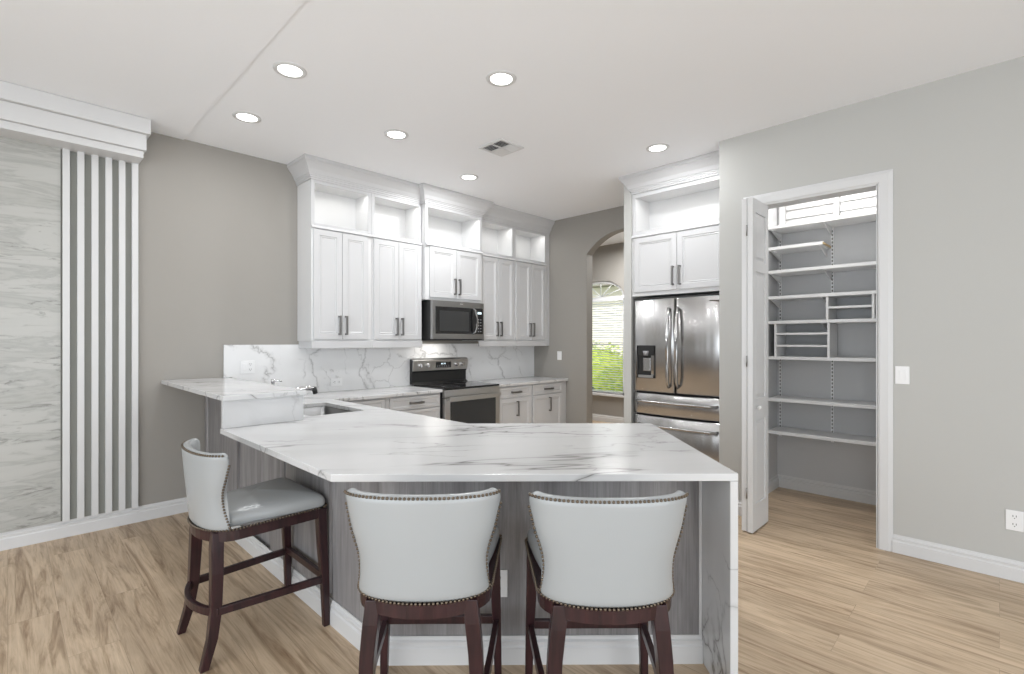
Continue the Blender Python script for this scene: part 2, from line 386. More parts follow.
# breakfast nook beyond the arch
XN = 7.4; WY0, WY1, WZ0, WZS, WZT = 4.585, 5.60, .49, 2.20, 2.50
def nook_wall():
    b = nb(); cy = (WY0+WY1)/2; N = 24
    arc = [(cy+(WY1-cy)*math.cos(PI*i/N), WZS+(WZT-WZS)*math.sin(PI*i/N)) for i in range(N+1)]
    outer = [(1.0, 0), (6.7, 0), (6.7, H), (1.0, H)]; hole = [(WY1, WZ0)]+arc+[(WY0, WZ0)]
    e = []
    for lp in (outer, hole):
        v = [b.verts.new((XN, y, z)) for y, z in lp]; e += [b.edges.new((v[i], v[(i+1) % len(v)])) for i in range(len(v))]
    bmesh.ops.triangle_fill(b, use_beauty=True, use_dissolve=False, edges=e)
    g = bmesh.ops.extrude_face_region(b, geom=b.faces[:])
    for q in g['geom']:
        if isinstance(q, bmesh.types.BMVert): q.co.x = XN+.15
    return b
struct('wall_nook', nook_wall(), M['taupe'], 'taupe wall of the nook beyond the arch with arched window', 'wall')
b = nb(); box(b, XB+.13, XN, 6.55, 6.7, 0, H); box(b, XB, XB+.13, YL, 6.7, 0, H); box(b, XB, XN, 1.0, 1.12, 0, H)
struct('wall_nook_side', b, M['taupe'], 'side walls of the nook beyond the arch', 'wall')
# the living side behind the photographer: unseen walls, wide openings added to let light in
b = nb(); box(b, -3.1, -2.7, -3.7, -3.58, 0, H); box(b, 2.3, XR, -3.7, -3.58, 0, H); box(b, -2.7, 2.3, -3.7, -3.58, 2.6, H)
struct('wall_front', b, M['greige'], 'wall behind the viewer with a wide opening added for light', 'wall')
b = nb(); box(b, -3.1, -2.98, -3.58, -1.9, 0, H); box(b, -3.1, -2.98, 3.1, YL, 0, H); box(b, -3.1, -2.98, -1.9, 3.1, 2.6, H)
struct('wall_side', b, M['greige'], 'side wall with a wide opening added for light', 'wall')

BB = [(0, 0), (.018, 0), (.018, .074), (.012, .082), (.014, .098), (.006, .105), (.004, .12), (0, .12)]
def base(name, path, label):
    b = nb(); sweep(b, path, BB); return struct(name, b, M['trim'], label, 'baseboard')
base('baseboard_left', [(1.19, YL-.001), (-2.97, YL-.001)], 'white baseboard along the taupe left wall')
base('baseboard_right', [(XR-.001, -3.57), (XR-.001, .519)][::-1] and [(XR-.001, .519-0.001), (XR-.001, -3.57)][::-1], 'white baseboard right of the pantry doorway')
base('baseboard_right_short', [(XR-.001, 1.49), (XR-.001, 1.688)], 'short white baseboard between pantry door and fridge')
base('baseboard_pantry', [(5.309, .03), (5.309, 1.559), (4.36, 1.559)], 'white baseboard inside the pantry')
base('baseboard_nook', [(XN-.001, 1.2), (XN-.001, 6.5)], 'white baseboard under the nook window')

# pantry door casing
def casing():
    b = nb(); cw = .085
    prof = [(0, 0), (.0, -.012), (.012, -.020), (.06, -.020), (.075, -.014), (cw, -.010), (cw, 0)]
    yi0, yi1, zi = PY0-.004, PY1+.004, PH-.004
    rings = []
    for (yy, zz, sy, sz) in ((yi0, 0, -1, 0), (yi0, zi, -1, 1), (yi1, zi, 1, 1), (yi1, 0, 1, 0)):
        rings.append([(XR-.0005+d, yy+sy*o, zz+sz*o) for o, d in prof])
    loops(b, rings, smooth=False)
    # jamb liner
    for bb in ((XR-.012, XR+.13, PY0-.001, PY0+.004, 0, PH), (XR-.012, XR+.13, PY1-.012, PY1+.001, 0, PH), (XR-.012, XR+.13, PY0, PY1, PH-.012, PH+.001)): box(b, *bb)
    return b
struct('trim_2', casing(), M['trim'], 'white moulded casing around the pantry doorway', 'trim')

# pantry bifold door, folded open against the left jamb
LW = .375
def leaf_bm(y0, y1, x0, x1, z0=.012, z1=2.49, hinge=False):
    b = nb(); st = .06
    box(b, x0, x0+st, y0, y1, z0, z1); box(b, x1-st, x1, y0, y1, z0, z1)
    cells = [(.21, .84), (1.0, 1.95), (2.03, 2.39)]
    zz = [z0]+[q for c in cells for q in c]+[z1]
    for a, c in zip(zz[::2], zz[1::2]): box(b, x0+st, x1-st, y0, y1, a, c)
    for a, c in cells:
        ring_panel(b, x0+st, x1-st, a, c, y0, [(0, .011), (.012, .011), (.032, .004), (.034, .004)], (y1-y0)*.8)
    return b
d1 = struct('door_1', leaf_bm(1.341, 1.379, XR-.36, XR-.36+LW-.03), M['trim'], 'white panelled bifold pantry door folded open', 'door')
obj('door_leaf', leaf_bm(1.297, 1.335, XR-.37, XR-.37+LW-.03), M['trim'], d1)
b = nb(); cyl(b, (XR-.34+.03, 1.296, .935), (XR-.31, 1.279, .935), .006); sphere(b, (XR-.31, 1.269, .935), .016); obj('door_knob', b, M['trim'], d1)
for hz in (.30, 1.28, 2.25):
    b = nb(); cyl(b, (XR-.374, 1.338, hz-.04), (XR-.374, 1.338, hz+.04), .005); obj('hinge', b, M['nickel'], d1)

# arched nook window
b = nb(); cyw = (WY0+WY1)/2; N = 24
def arcpts(dy, dz): return [(cyw+((WY1-WY0)/2-dy)*math.cos(PI*i/N), WZS+((WZT-WZS)-dz)*math.sin(PI*i/N)) for i in range(N+1)]
o1, i1 = arcpts(0, 0), arcpts(.045, .045)
for i in range(N):
    q = [(XN+.03, *o1[i]), (XN+.03, *o1[i+1]), (XN+.03, *i1[i+1]), (XN+.03, *i1[i])]; r = [(XN+.09, p[1], p[2]) for p in q]
    A = [b.verts.new(p) for p in q]; B = [b.verts.new(p) for p in r]
    b.faces.new(A); b.faces.new(B[::-1])
    for k in range(4): b.faces.new((A[k], A[(k+1) % 4], B[(k+1) % 4], B[k]))
for bb in ((XN+.03, XN+.09, WY0, WY0+.045, WZ0, WZS), (XN+.03, XN+.09, WY1-.045, WY1, WZ0, WZS), (XN+.03, XN+.09, WY0, WY1, WZ0, WZ0+.045),
           (XN+.02, XN+.09, WY0, WY1, WZS-.05, WZS+.01), (XN+.04, XN+.08, WY0, WY1, 1.35, 1.38)): box(b, *bb)
wn = struct('window_1', b, M['trim'], 'arched white window in the nook beyond the arch', 'window')
b = nb(); pts = [(WY1-.04, WZ0+.04)]+arcpts(.04, .04)+[(WY0+.04, WZ0+.04)]
b.faces.new([b.verts.new((XN+.06, y, z)) for y, z in pts]); obj('pane', b, M['glass'], wn)
b = nb()
for k in range(1, 6):
    a = PI*k/6; cyl(b, (XN+.05, cyw, WZS+.01), (XN+.05, cyw+.47*math.cos(a), WZS+.26*math.sin(a)), .008, seg=6)
obj('muntin', b, M['trim'], wn)
obj('sill', bx(XN-.05, XN+.03, WY0-.05, WY1+.05, WZ0-.03, WZ0), M['trim'], wn, bevel=.004)
bt = thing('window_blind', 'white horizontal slat blind in the arched nook window', 'blind', (XN-.02, cyw, WZ0))
b = nb(); nsl = 38
for i in range(nsl):
    z = .03+i*(WZS-.05-WZ0-.06)/nsl
    box(b, -.022, .022, WY0-cyw+.02, WY1-cyw-.02, -.0012, .0012, Matrix.Translation((0, 0, z)) @ Matrix.Rotation(math.radians(18), 4, 'Y'))
obj('slats', b, M['blind'], bt)
obj('headrail', bx(-.03, .03, WY0-cyw+.015, WY1-cyw-.015, WZS-WZ0-.075, WZS-WZ0-.03), M['blind'], bt)
obj('bottom_rail', bx(-.025, .025, WY0-cyw+.02, WY1-cyw-.02, .001, .018), M['blind'], bt)
b = nb()
for yy in (-.36, 0, .36): cyl(b, (-.024, yy, .01), (-.024, yy, WZS-WZ0-.05), .0012, seg=6)
obj('cord', b, M['blind'], bt)
# outside
struct('ground', bx(XN+.16, 26, -6, 22, -.25, -.12), M['grass'], 'lawn outside the nook window', 'lawn')
def bush(name, c, r, n, m, label, leaf=.07, sc=(1, 1, 1)):
    b = nb(); rnd = random.Random(n)
    for i in range(n):
        th = rnd.uniform(0, 2*PI); u = rnd.uniform(-.9, 1); rr = r*rnd.uniform(.75, 1.05); s = math.sqrt(1-u*u)
        p = Vector((c[0]+rr*s*math.cos(th)*sc[0], c[1]+rr*s*math.sin(th)*sc[1], c[2]+rr*u*sc[2]))
        R = Matrix.Rotation(rnd.uniform(0, 6.3), 4, 'Z') @ Matrix.Rotation(rnd.uniform(-1.3, 1.3), 4, 'X')
        q = [p+(R @ Vector(v))*leaf*rnd.uniform(.7, 1.3) for v in ((-1, 0, 0), (0, -.45, .1), (1, 0, 0), (0, .45, .1))]
        b.faces.new([b.verts.new(v) for v in q])
    g = bmesh.ops.create_icosphere(b, subdivisions=3, radius=r*.85, matrix=Matrix.Translation(c) @ Matrix.Diagonal((*sc, 1)))
    return tag(obj(name, b, m), label, 'bush')
bush('hedge_bush', (11.2, 7.75, .25), 1.15, 2600, M['hedge'], 'bright yellow green hedge outside the nook window', .06, (1, 1.05, 1))
bush('shrub', (9.0, 6.75, .02), .5, 1500, M['palm'], 'dark green shrub low in front of the bright hedge', .07, (.9, .8, 1))
nh = thing('neighbour_house', 'beige stucco house beyond the hedge outside the window', 'house', (16, 10, -.12))
obj('wall', bx(0, .3, -8, 8, 0, 3.6), M['stucco'], nh); obj('roof', bx(-.6, 1.5, -8.4, 8.4, 3.6, 3.9), M['roof'], nh)

# pantry shutter window above the top shelf
b = nb(); py0, py1, pz0, pz1 = .362, 1.538, 2.502, 2.898; ym = 1.06
for bb in ((5.285, 5.37, py0, py0+.05, pz0, pz1), (5.285, 5.37, py1-.05, py1, pz0, pz1), (5.285, 5.37, py0, py1, pz0, pz0+.03), (5.285, 5.37, py0, py1, pz1-.04, pz1), (5.29, 5.36, ym-.022, ym+.022, pz0, pz1)): box(b, *bb)
w2 = struct('window_2', b, M['trim'], 'small white shuttered window above the pantry shelves', 'window', bevel=.003)
for ya, yb in ((py0+.05, ym-.022), (ym+.022, py1-.05)):
    b = nb()
    for k in range(4):
        z = pz0+.07+k*.085
        box(b, -.006, .006, ya+.004, yb-.004, -.046, .046, Matrix.Translation((5.33, 0, z)) @ Matrix.Rotation(math.radians(14), 4, 'Y'))
    obj('shutter_louvers', b, M['trim'], w2, bevel=.002)

# ------------------------------------------------------------------ accent wall: stone panel, slats, cornice
tag(obj('stone_wall_panel', bx(-2.2, .268, YL-.018, YL-.001, .122, 2.83), M['stone']), 'grey veined stone slab panel on the left wall', 'wall panel')
tag(obj('accent_backing', bx(.2681, .72, YL-.006, YL-.001, .122, 2.83), M['slatgrey']), 'grey green board between the white vertical slats', 'wall panel')
sl = ['white vertical wall slat touching the stone panel', 'second white vertical slat counted from the stone panel', 'third white vertical slat counted from the stone panel',
      'fourth white vertical slat, third from the taupe wall', 'fifth white vertical slat, one before the outermost', 'outermost white vertical slat beside the bare taupe wall']
for i in range(6):
    x = .277+i*.0805
    tag(obj('wall_slat', bx(x, x+.040, YL-.04, YL-.007, .123, 2.83), M['trim'], bevel=.002), sl[i], 'slat', 'white vertical slats on the accent wall')
cr = thing('cornice', 'stepped white box cornice above stone panel and slats', 'cornice', (-.7, YL-.001, 2.80))
for nm, x1, yd, z0, z1 in (('lower_step', 1.425, .215, .022, .075), ('middle_step', 1.44, .24, .076, .195), ('upper_step', 1.462, .275, .196, H-.008-2.80)):
    obj(nm, bx(-1.5, x1, -yd, 0, z0, z1), M['trim'], cr, bevel=.003)

# ------------------------------------------------------------------ kitchen cabinetry
DOORP = [(.0, .002), (.002, 0), (.052, 0), (.058, .007), (.066, .004), (.074, .009)]
DRAWP = [(.0, .002), (.002, 0), (.030, 0), (.035, .006), (.040, .006)]
def pull(parent, x, z, L, vert=True):
    """bar pull in front (-y) of y=0 of its parent's face"""
    b = nb(); h = L/2
    if vert:
        box(b, x-.009, x+.009, -.038, -.026, z-h, z+h)
        for s in (-1, 1): box(b, x-.009, x+.009, -.030, .001, z+s*(h-.008)-.008, z+s*(h-.008)+.008)
    else:
        box(b, x-h, x+h, -.038, -.026, z-.011, z+.011)
        for s in (-1, 1): box(b, x+s*(h-.008)-.008, x+s*(h-.008)+.008, -.030, .001, z-.012, z+.012)
    return obj('handle', b, M['nickel'], parent, bevel=.0015)
def door(parent, x0, x1, z0, z1, side, hz=None, hl=.185, prof=DOORP, y=-.02, name='door'):
    b = nb(); ring_panel(b, x0, x1, z0, z1, 0, prof, .019)
    d = obj(name, b, M['white'], parent); d.location.y = y
    if name == 'drawer': pull(d, (x0+x1)/2, (z0+z1)/2, hl, False)
    elif side == 'c': pull(d, x0+(x1-x0)*.54, hz, hl)
    else: pull(d, x1-.032 if side == 'r' else x0+.032, hz, hl)
    return d
def upper(label, x0, wd, depth, z0, dz0, dz1, loc, rz=0, ml=.02, mr=.02, rail=True, cub=(2.535, 2.905), side_l=True, group='white upper cabinets', cdep=None, power=1.0):
    """unit with two doors below a lit open cubby; local x right, y into wall"""
    t = thing('upper_cabinet', label, 'cabinet', loc, rz, group); Z = loc[2]; g = .001
    zt = 2.935; cdep = cdep or depth
    b = nb(); box(b, g, wd-g, 0, depth, z0-Z, 2.49-Z)
    # cubby box
    cz0, cz1 = cub[0]-Z, cub[1]-Z
    box(b, g, .018, .018, depth, 2.49-Z, zt-Z); box(b, wd-.018, wd-g, .018, depth, 2.49-Z, zt-Z)
    box(b, .018, wd-.018, cdep-.012, cdep, 2.49-Z, zt-Z); box(b, .018, wd-.018, .018, depth-.012, cz0-.03, cz0-.002); box(b, .018, wd-.018, .018, depth-.012, cz1+.020, zt-Z)
    obj('carcass', b, M['inner'], t)
    b = nb(); s = .035
    box(b, g, s, 0, .018, 2.49-Z, zt-Z); box(b, wd-s, wd-g, 0, .018, 2.49-Z, zt-Z); box(b, s, wd-s, 0, .018, 2.49-Z, cz0); box(b, s, wd-s, 0, .018, cz1, zt-Z)
    obj('face_frame', b, M['white'], t, bevel=.002)
    b = nb(); sweep(b, [(wd-g, -.001), (g, -.001)], [(0, 2.482-Z), (.024, 2.482-Z), (.026, 2.49-Z), (.018, 2.50-Z), (.014, 2.506-Z), (0, 2.512-Z)][::1])
    obj('ledge_moulding', b, M['white'], t)
    xm = (ml+wd-mr)/2
    door(t, ml, xm-.002, dz0-Z, dz1-Z, 'r', dz0-Z+.135); door(t, xm+.002, wd-mr, dz0-Z, dz1-Z, 'l', dz0-Z+.135)
    if rail:
        obj('light_rail', bx(g, wd-g, -.018, .0, z0-Z-.07, z0-Z+.0), M['white'], t, bevel=.003)
    if rail and ml == .02 and mr == .045:
        obj('side_rail', bx(g, .019, .001, depth-.024, z0-Z-.07, z0-Z-.0005), M['white'], t, bevel=.003)
    # led strip lighting the cubby
    obj('led_strip', bx(.05, wd-.05, .0185, .03, cz1+.008, cz1+.0195), M['led'], t)
    R = Matrix.Rotation(rz, 4, 'Z'); p = R @ Vector((wd/2, .06, 0))
    area('cubby_light', (loc[0]+p.x, loc[1]+p.y, cub[1]+.006), (0, 0, rz), wd-.12, .03, power, (1, .985, .95))
    return t
YU = 4.555; DU = YL-YU-.002; YM = 4.485
upper('tall white upper cabinet at the left end, nearest the bare wall', 0, .622, DU, 1.43, 1.445, 2.475, (1.972, YU, 1.43), mr=.045)
upper('tall white upper cabinet immediately left of the microwave', 0, .612, DU, 1.43, 1.445, 2.475, (2.594, YU, 1.43), mr=.012)
upper('short white upper cabinet directly above the microwave', 0, .835, YL-YM-.002, 1.885, 1.915, 2.475, (3.206, YM, 1.885), ml=.05, mr=.035, rail=False)
upper('tall white upper cabinet immediately right of the microwave', 0, .63, DU, 1.43, 1.445, 2.475, (4.042, YU, 1.43), ml=.045, mr=.02)
upper('tall white upper cabinet at the right end beside the arch wall', 0, .655, DU, 1.43, 1.445, 2.475, (4.672, YU, 1.43), ml=.02, mr=.05)
b = nb(); box(b, 5.33, 5.388, YU, YL-.002, 1.36, 2.935)
tag(obj('cabinet_filler', b, M['white']), 'narrow white filler strip between end upper cabinet and arch wall', 'filler')
CP = [(-.0, 2.936), (.008, 2.936), (.008, 2.950), (.016, 2.954), (.016, 2.968), (.024, 2.972), (.024, 2.980), (.032, 2.986), (.045, 3.02), (.072, 3.058), (.090, 3.078), (.090, 3.086), (.098, 3.090), (.100, H-.001), (0, H-.001)]
def crown(name, path, label):
    b = nb(); sweep(b, path, CP); return tag(obj(name, b, M['white']), label, 'crown moulding', 'crown mouldings on the cabinets')
crown('crown_moulding', [(5.387, YU), (4.041, YU), (4.041, YM), (3.206, YM), (3.206, YU), (1.972, YU), (1.972, YL-.002)], 'white crown moulding running over all upper cabinets on the left wall')

# base cabinets along the left wall
def base_cab(label, x0, x1, cols, doors=True, drawers3=False):
    YF = 4.255; wd = x1-x0
    t = thing('base_cabinet', label, 'cabinet', (x0, YF, 0), 0, 'white base cabinets')
    b = nb(); box(b, .001, wd-.001, 0, YL-.002-YF, .10, .882); box(b, .001, wd-.001, .06, YL-.002-YF, 0, .10); obj('carcass', b, M['white'], t, bevel=.001)
    for (a, c, s) in cols:
        a -= x0; c -= x0
        door(t, a, c, .74, .866, None, prof=DRAWP, name='drawer', hl=.16)
        if drawers3:
            door(t, a, c, .43, .73, None, prof=DRAWP, name='drawer', hl=.16); door(t, a, c, .12, .42, None, prof=DRAWP, name='drawer', hl=.16)
        else: door(t, a, c, .12, .73, s, .60)
    return t
base_cab('white base cabinet left of the range with drawers', 2.57, 3.235, [(2.615, 3.215, 'r')], drawers3=True)
base_cab('white corner base cabinet behind the peninsula sink', 2.002, 2.569, [(2.03, 2.555, 'r')])
base_cab('white base cabinet immediately right of the range', 4.062, 4.672, [(4.09, 4.655, 'c')])
base_cab('white base cabinet in the corner beside the arch wall', 4.673, 5.387, [(4.69, 5.28, 'c')])

# ------------------------------------------------------------------ countertops
TZ0, TZ1 = .884, .914
cornerB = (.876, 1.844); cornerC = (1.995, .725); cornerD = (2.8325, 1.5575); cornerE = (2.02, 2.37)
outer = [cornerB, cornerC, cornerD, cornerE, (2.02, 4.215), (3.237, 4.215), (3.237, YL-.002), (1.291, YL-.002), (1.291, 3.271), (.876, 3.271)]
outer = [p for i, p in enumerate(outer) if i == 0 or p != outer[i-1]]
SX0, SX1, SY0, SY1 = 1.46, 1.87, 3.37, 4.05
def rrect(x0, x1, y0, y1, r, n=5):
    o = []
    for cx, cy, a in ((x1-r, y1-r, 0), (x0+r, y1-r, 90), (x0+r, y0+r, 180), (x1-r, y0+r, 270)):
        o += [(cx+r*math.cos(math.radians(a+90*i/n)), cy+r*math.sin(math.radians(a+90*i/n))) for i in range(n+1)]
    return o
ct = thing('countertop', 'white veined quartz peninsula countertop with waterfall end panel', 'countertop', (1.7, 2.2, 0))
def at(o, par): o.parent = par; o.location = -par.location; return o
b = nb(); poly_prism(b, outer, TZ0, TZ1, [rrect(SX0, SX1, SY0, SY1, .03)])
at(obj('slab', b, M['quartz'], bevel=.003), ct)
nx, ny = math.sqrt(.5), math.sqrt(.5)
# waterfall panel: along C -> D, thickness inward (-x,+y)
b = nb(); th = .032; L = math.hypot(cornerD[0]-cornerC[0], cornerD[1]-cornerC[1])
mt = Matrix.Translation((cornerC[0], cornerC[1], 0)) @ Matrix.Rotation(PI/4, 4, 'Z')
box(b, .0, L, 0, th, .001, TZ0-.0005, mt); at(obj('waterfall_panel', b, M['quartz'], bevel=.003), ct)
tag(obj('countertop', bx(4.058, XB-.002, 4.215, YL-.002, TZ0, TZ1), M['quartz'], bevel=.003), 'short white quartz countertop right of the range', 'countertop')
# raised bar
bar = thing('raised_bar_top', 'raised white quartz bar ledge at the left end of the peninsula', 'countertop', (1.13, 4.0, .915))
at(obj('slab', bx(.876, 1.365, 3.215, YL-.002, 1.079, 1.109), M['quartz'], bevel=.003), bar)
at(obj('end_riser', bx(.882, 1.355, 3.24, 3.27, .9145, 1.0785), M['riser'], bevel=.002), bar)
tag(obj('backsplash', bx(1.328, XB-.002, YL-.022, YL-.001, 1.1095, 1.395), M['splash']), 'white quartz backsplash with grey branching veins', 'backsplash')
bs = bpy.data.objects['backsplash']
b = nb(); box(b, 1.392, XB-.002, YL-.022, YL-.003, .9145, 1.1095); box(b, 1.328, 1.392, YL-.022, YL-.003, 1.1100, 1.1105)
obj('lower_slab', b, M['splash'], bs)
# white upper splash area between the bar end and the cabinets sits on the same slab

# peninsula base
pn = thing('kitchen_peninsula', 'grey woodgrain peninsula base under the white quartz counter', 'peninsula', (1.9, 2.1, 0))
px = 1.157; sm = 3.122
def sumline(x): return (x, sm-x)
b = nb()
wf = 1.27-th*math.sqrt(2)-.002      # inner side of the waterfall panel: x - y
pC = ((sm+wf)/2, (sm-wf)/2); pD = ((4.33+wf)/2, (4.33-wf)/2)
poly_prism(b, [sumline(px), pC, pD, (1.98, 4.33-1.98), (1.98, 3.2715), (px, 3.2715)], .0005, TZ0-.001)
at(obj('cabinet_body', b, M['greywood'], bevel=.002), pn)
b = nb(); box(b, 1.185, 1.290, 3.272, YL-.021, .0005, 1.0785); at(obj('bar_wall', b, M['greywood']), pn)
b = nb(); box(b, 1.60, 1.98, 3.272, 3.33, .0005, TZ0-.001); box(b, 1.292, 1.98, 4.10, YL-.003, .0005, TZ0-.001); box(b, 1.90, 1.98, 3.33, 4.10, .0005, TZ0-.001)
at(obj('sink_cabinet', b, M['white']), pn)
def side_frame(y0, y1, z0, z1, fx):
    b = nb(); m = Matrix.Rotation(-PI/2, 4, 'Z')   # local x -> -y, local y -> +x
    ring_panel(b, -y1, -y0, z0, z1, fx-.016, [(0, 0), (.06, 0), (.066, .009), (.072, .009)], .0155, m)
    at(obj('frame_panel', b, M['greywood']), pn)
side_frame(2.42, 3.07, .15, .86, px); side_frame(3.95, 4.80, .15, 1.05, 1.185)
b = nb(); sweep(b, [(px-.001, YL-.022), (px-.001, sm-px-.0005), (pC[0]-.001, pC[1]-.0005)][::-1], BB)
at(obj('base_trim', b, M['trim']), pn)
b = nb(); box(b, -.008, .004, -.006, .0, .0, TZ0-.002, Matrix.Translation((pC[0]-.004, pC[1]+.002, 0)) @ Matrix.Rotation(-PI/4, 4, 'Z')); at(obj('end_strip', b, M['trim']), pn)

# ------------------------------------------------------------------ sink and faucet
sk = thing('kitchen_sink', 'undermount steel sink set into the peninsula counter', 'sink', ((SX0+SX1)/2, (SY0+SY1)/2, .66))
def ringsink():
    b = nb(); R = []
    for (ins, z, r) in ((-.012, .8835, .03), (-.012, .8815, .03), (.0, .8815, .03), (.004, .70, .04), (.03, .675, .05), (.12, .672, .05)):
        R.append([(x, y, z) for x, y in rrect(SX0+ins, SX1-ins, SY0+ins, SY1-ins, r)])
    loops(b, R, cap=False); b.faces.new([b.verts.new(p) for p in R[-1]])
    return b
at(obj('basin', ringsink(), M['sinksteel']), sk)
b = nb(); cyl(b, (1.665, 3.71, .6725), (1.665, 3.71, .676), .04); at(obj('drain', b, M['chrome']), sk)
fc = thing('kitchen_faucet', 'chrome single lever faucet just showing behind the raised bar', 'faucet', (1.425, 3.70, .9145))
b = nb(); cyl(b, (0, 0, 0), (0, 0, .012), .028); cyl(b, (0, 0, .012), (0, 0, .125), .020, .018); obj('body', b, M['chrome'], fc)
b = nb(); tube(b, [(0, 0, .11), (.06, -.01, .155), (.12, -.02, .165), (.19, -.03, .158)], [.015, .015, .016, .018]); obj('spout', b, M['chrome'], fc)
b = nb(); cyl(b, (.185, -.03, .168), (.197, -.032, .12), .019, .017); obj('spray_head', b, M['blackp'], fc)
b = nb(); tube(b, [(0, 0, .12), (-.005, .03, .15), (-.01, .06, .168)], [.012, .009, .007]); obj('lever', b, M['chrome'], fc)
sd = thing('soap_dispenser', 'small chrome soap pump beside the faucet', 'soap dispenser', (1.41, 3.93, .9145))
b = nb(); cyl(b, (0, 0, 0), (0, 0, .01), .022); cyl(b, (0, 0, .01), (0, 0, .20), .011); obj('stem', b, M['chrome'], sd)
b = nb(); cyl(b, (0, 0, .20), (0, 0, .225), .014); tube(b, [(0, 0, .213), (.04, -.01, .213), (.06, -.015, .205)], [.007, .006, .005]); obj('pump_head', b, M['chrome'], sd)

# ------------------------------------------------------------------ range
rg = thing('electric_range', 'stainless electric range with black glass cooktop between base cabinets', 'range', (3.24, 4.20, 0))
W = .815
b = nb(); box(b, .004, W-.004, .03, .64, .05, .905); box(b, .03, W-.03, .08, .6, 0.001, .05); obj('body', b, M['blackp'], rg)
obj('cooktop', bx(0.001, W-.001, -.005, .56, .905, .925), M['black'], rg, bevel=.004)
for cx, cy, r in ((.21, .15, .10), (.60, .15, .085), (.21, .41, .075), (.60, .41, .10)):
    for k in range(2):
        rr = r-k*.02; b = nb()
        ra = [(cx+rr*math.cos(2*PI*i/40), cy+rr*math.sin(2*PI*i/40), .9253) for i in range(40)]; rb = [(cx+(rr-.003)*math.cos(2*PI*i/40), cy+(rr-.003)*math.sin(2*PI*i/40), .9253) for i in range(40)]
        loops(b, [ra, rb], cap=False); obj('burner_ring', b, M['grey'], rg)
bgd = nb(); loops(bgd, [[(x, .56, .926), (x, .64, .926), (x, .64, 1.215), (x, .585, 1.215), (x, .57, 1.20), (x, .575, 1.09), (x, .60, 1.06), (x, .60, .95)] for x in (.004, W-.004)], smooth=False)
bk = obj('backguard', bgd, M['blackp'], rg)
bgd = nb(); loops(bgd, [[(x, .575, 1.08), (x, .584, 1.08), (x, .576, 1.20), (x, .60, 1.218), (x, .64, 1.218), (x, .64, 1.226), (x, .59, 1.226), (x, .562, 1.205)] for x in (.0, W)], smooth=False)
cp = obj('control_panel', bgd, M['steel2'], rg, bevel=.002)
for kx in (.10, .20, .635, .725):
    b = nb(); cyl(b, (kx, .572, 1.145), (kx, .545, 1.143), .026, .022); box(b, kx-.004, kx+.004, .538, .546, 1.125, 1.163); obj('knob', b, M['chrome'], cp, bevel=.002)
b = nb(); box(b, .32, .545, .5635, .575, 1.11, 1.18); obj('display', b, M['black'], cp)
b = nb()
for i, dx in enumerate((.375, .392, .414, .431)):
    box(b, .02+dx, .02+dx+.009, .5615, .563, 1.150, 1.166)
obj('clock_digits', b, M['lcd'], cp)
for i in range(2):
    for j in range(6): obj('touch_button', bx(.335+j*.034, .347+j*.034, .562, .563, 1.120+i*.012, 1.125+i*.012), M['grey'], cp)
od = obj('oven_door', bx(.006, W-.006, -.018, .03, .24, .815), M['steel2'], rg, bevel=.004)
obj('oven_window', bx(.075, W-.075, -.0205, -.017, .36, .775), M['ovenglass'], od)
b = nb(); tube(b, [(.03, -.062, .815), (W-.03, -.062, .815)], .012, flat=(.012, .018)); box(b, .03, .055, -.062, -.01, .79, .812); box(b, W-.055, W-.03, -.062, -.01, .79, .812)
obj('handle', b, M['steel2'], od, bevel=.003)
obj('front_trim', bx(.004, W-.004, -.012, .03, .822, .903), M['steel2'], rg, bevel=.003)
obj('storage_drawer', bx(.006, W-.006, -.014, .03, .06, .232), M['steel2'], rg, bevel=.004)

# ------------------------------------------------------------------ microwave
mw = thing('microwave', 'stainless over the range microwave under the short upper cabinet', 'microwave', (3.24, 4.41, 1.435))
MWW = .765; MH = .432
b = nb(); box(b, .001, MWW-.001, .03, .45, .012, MH+.012); obj('body', b, M['blackp'], mw)
dr = obj('door', bx(0, MWW, 0, .03, .014, MH+.012), M['steel3'], mw, bevel=.004)
obj('front_glass', bx(.048, MWW-.02, -.004, .0, .075, MH-.055), M['black'], dr, bevel=.001)
obj('window', bx(.10,   .525, -.0055, -.0038, .105, MH-.10), M['ovenglass'], dr)
b = nb(); tube(b, [(0.590, -.004, .075), (0.598, -.04, .10), (0.606, -.055, .16), (0.608, -.06, .22), (0.606, -.055, .28), (0.598, -.04, .345), (0.590, -.004, MH-.055)], .012, flat=(.013, .008)); obj('handle', b, M['steel'], dr, bevel=.003)
for i in range(5):
    for j in range(2): obj('key', bx(.665+j*.035, .683+j*.035, -.0055, -.004, .10+i*.035, .11+i*.035), M['grey'], dr)
obj('display', bx(.66, .72, -.0055, -.004, .31, .335), M['lcd'], dr)
b = nb(); sphere(b, (.42, -.001, MH-.015), .03, 14, 6, (1, .06, .28)); obj('badge', b, M['chrome'], dr)
obj('vent_grille', bx(.01, MWW-.01, -.012, .40, .0, .0115), M['blackp'], mw)
area('cooktop_light', (3.50, 4.66, 1.43), (0, 0, 0), .34, .14, 1.5, (1, .97, .92))

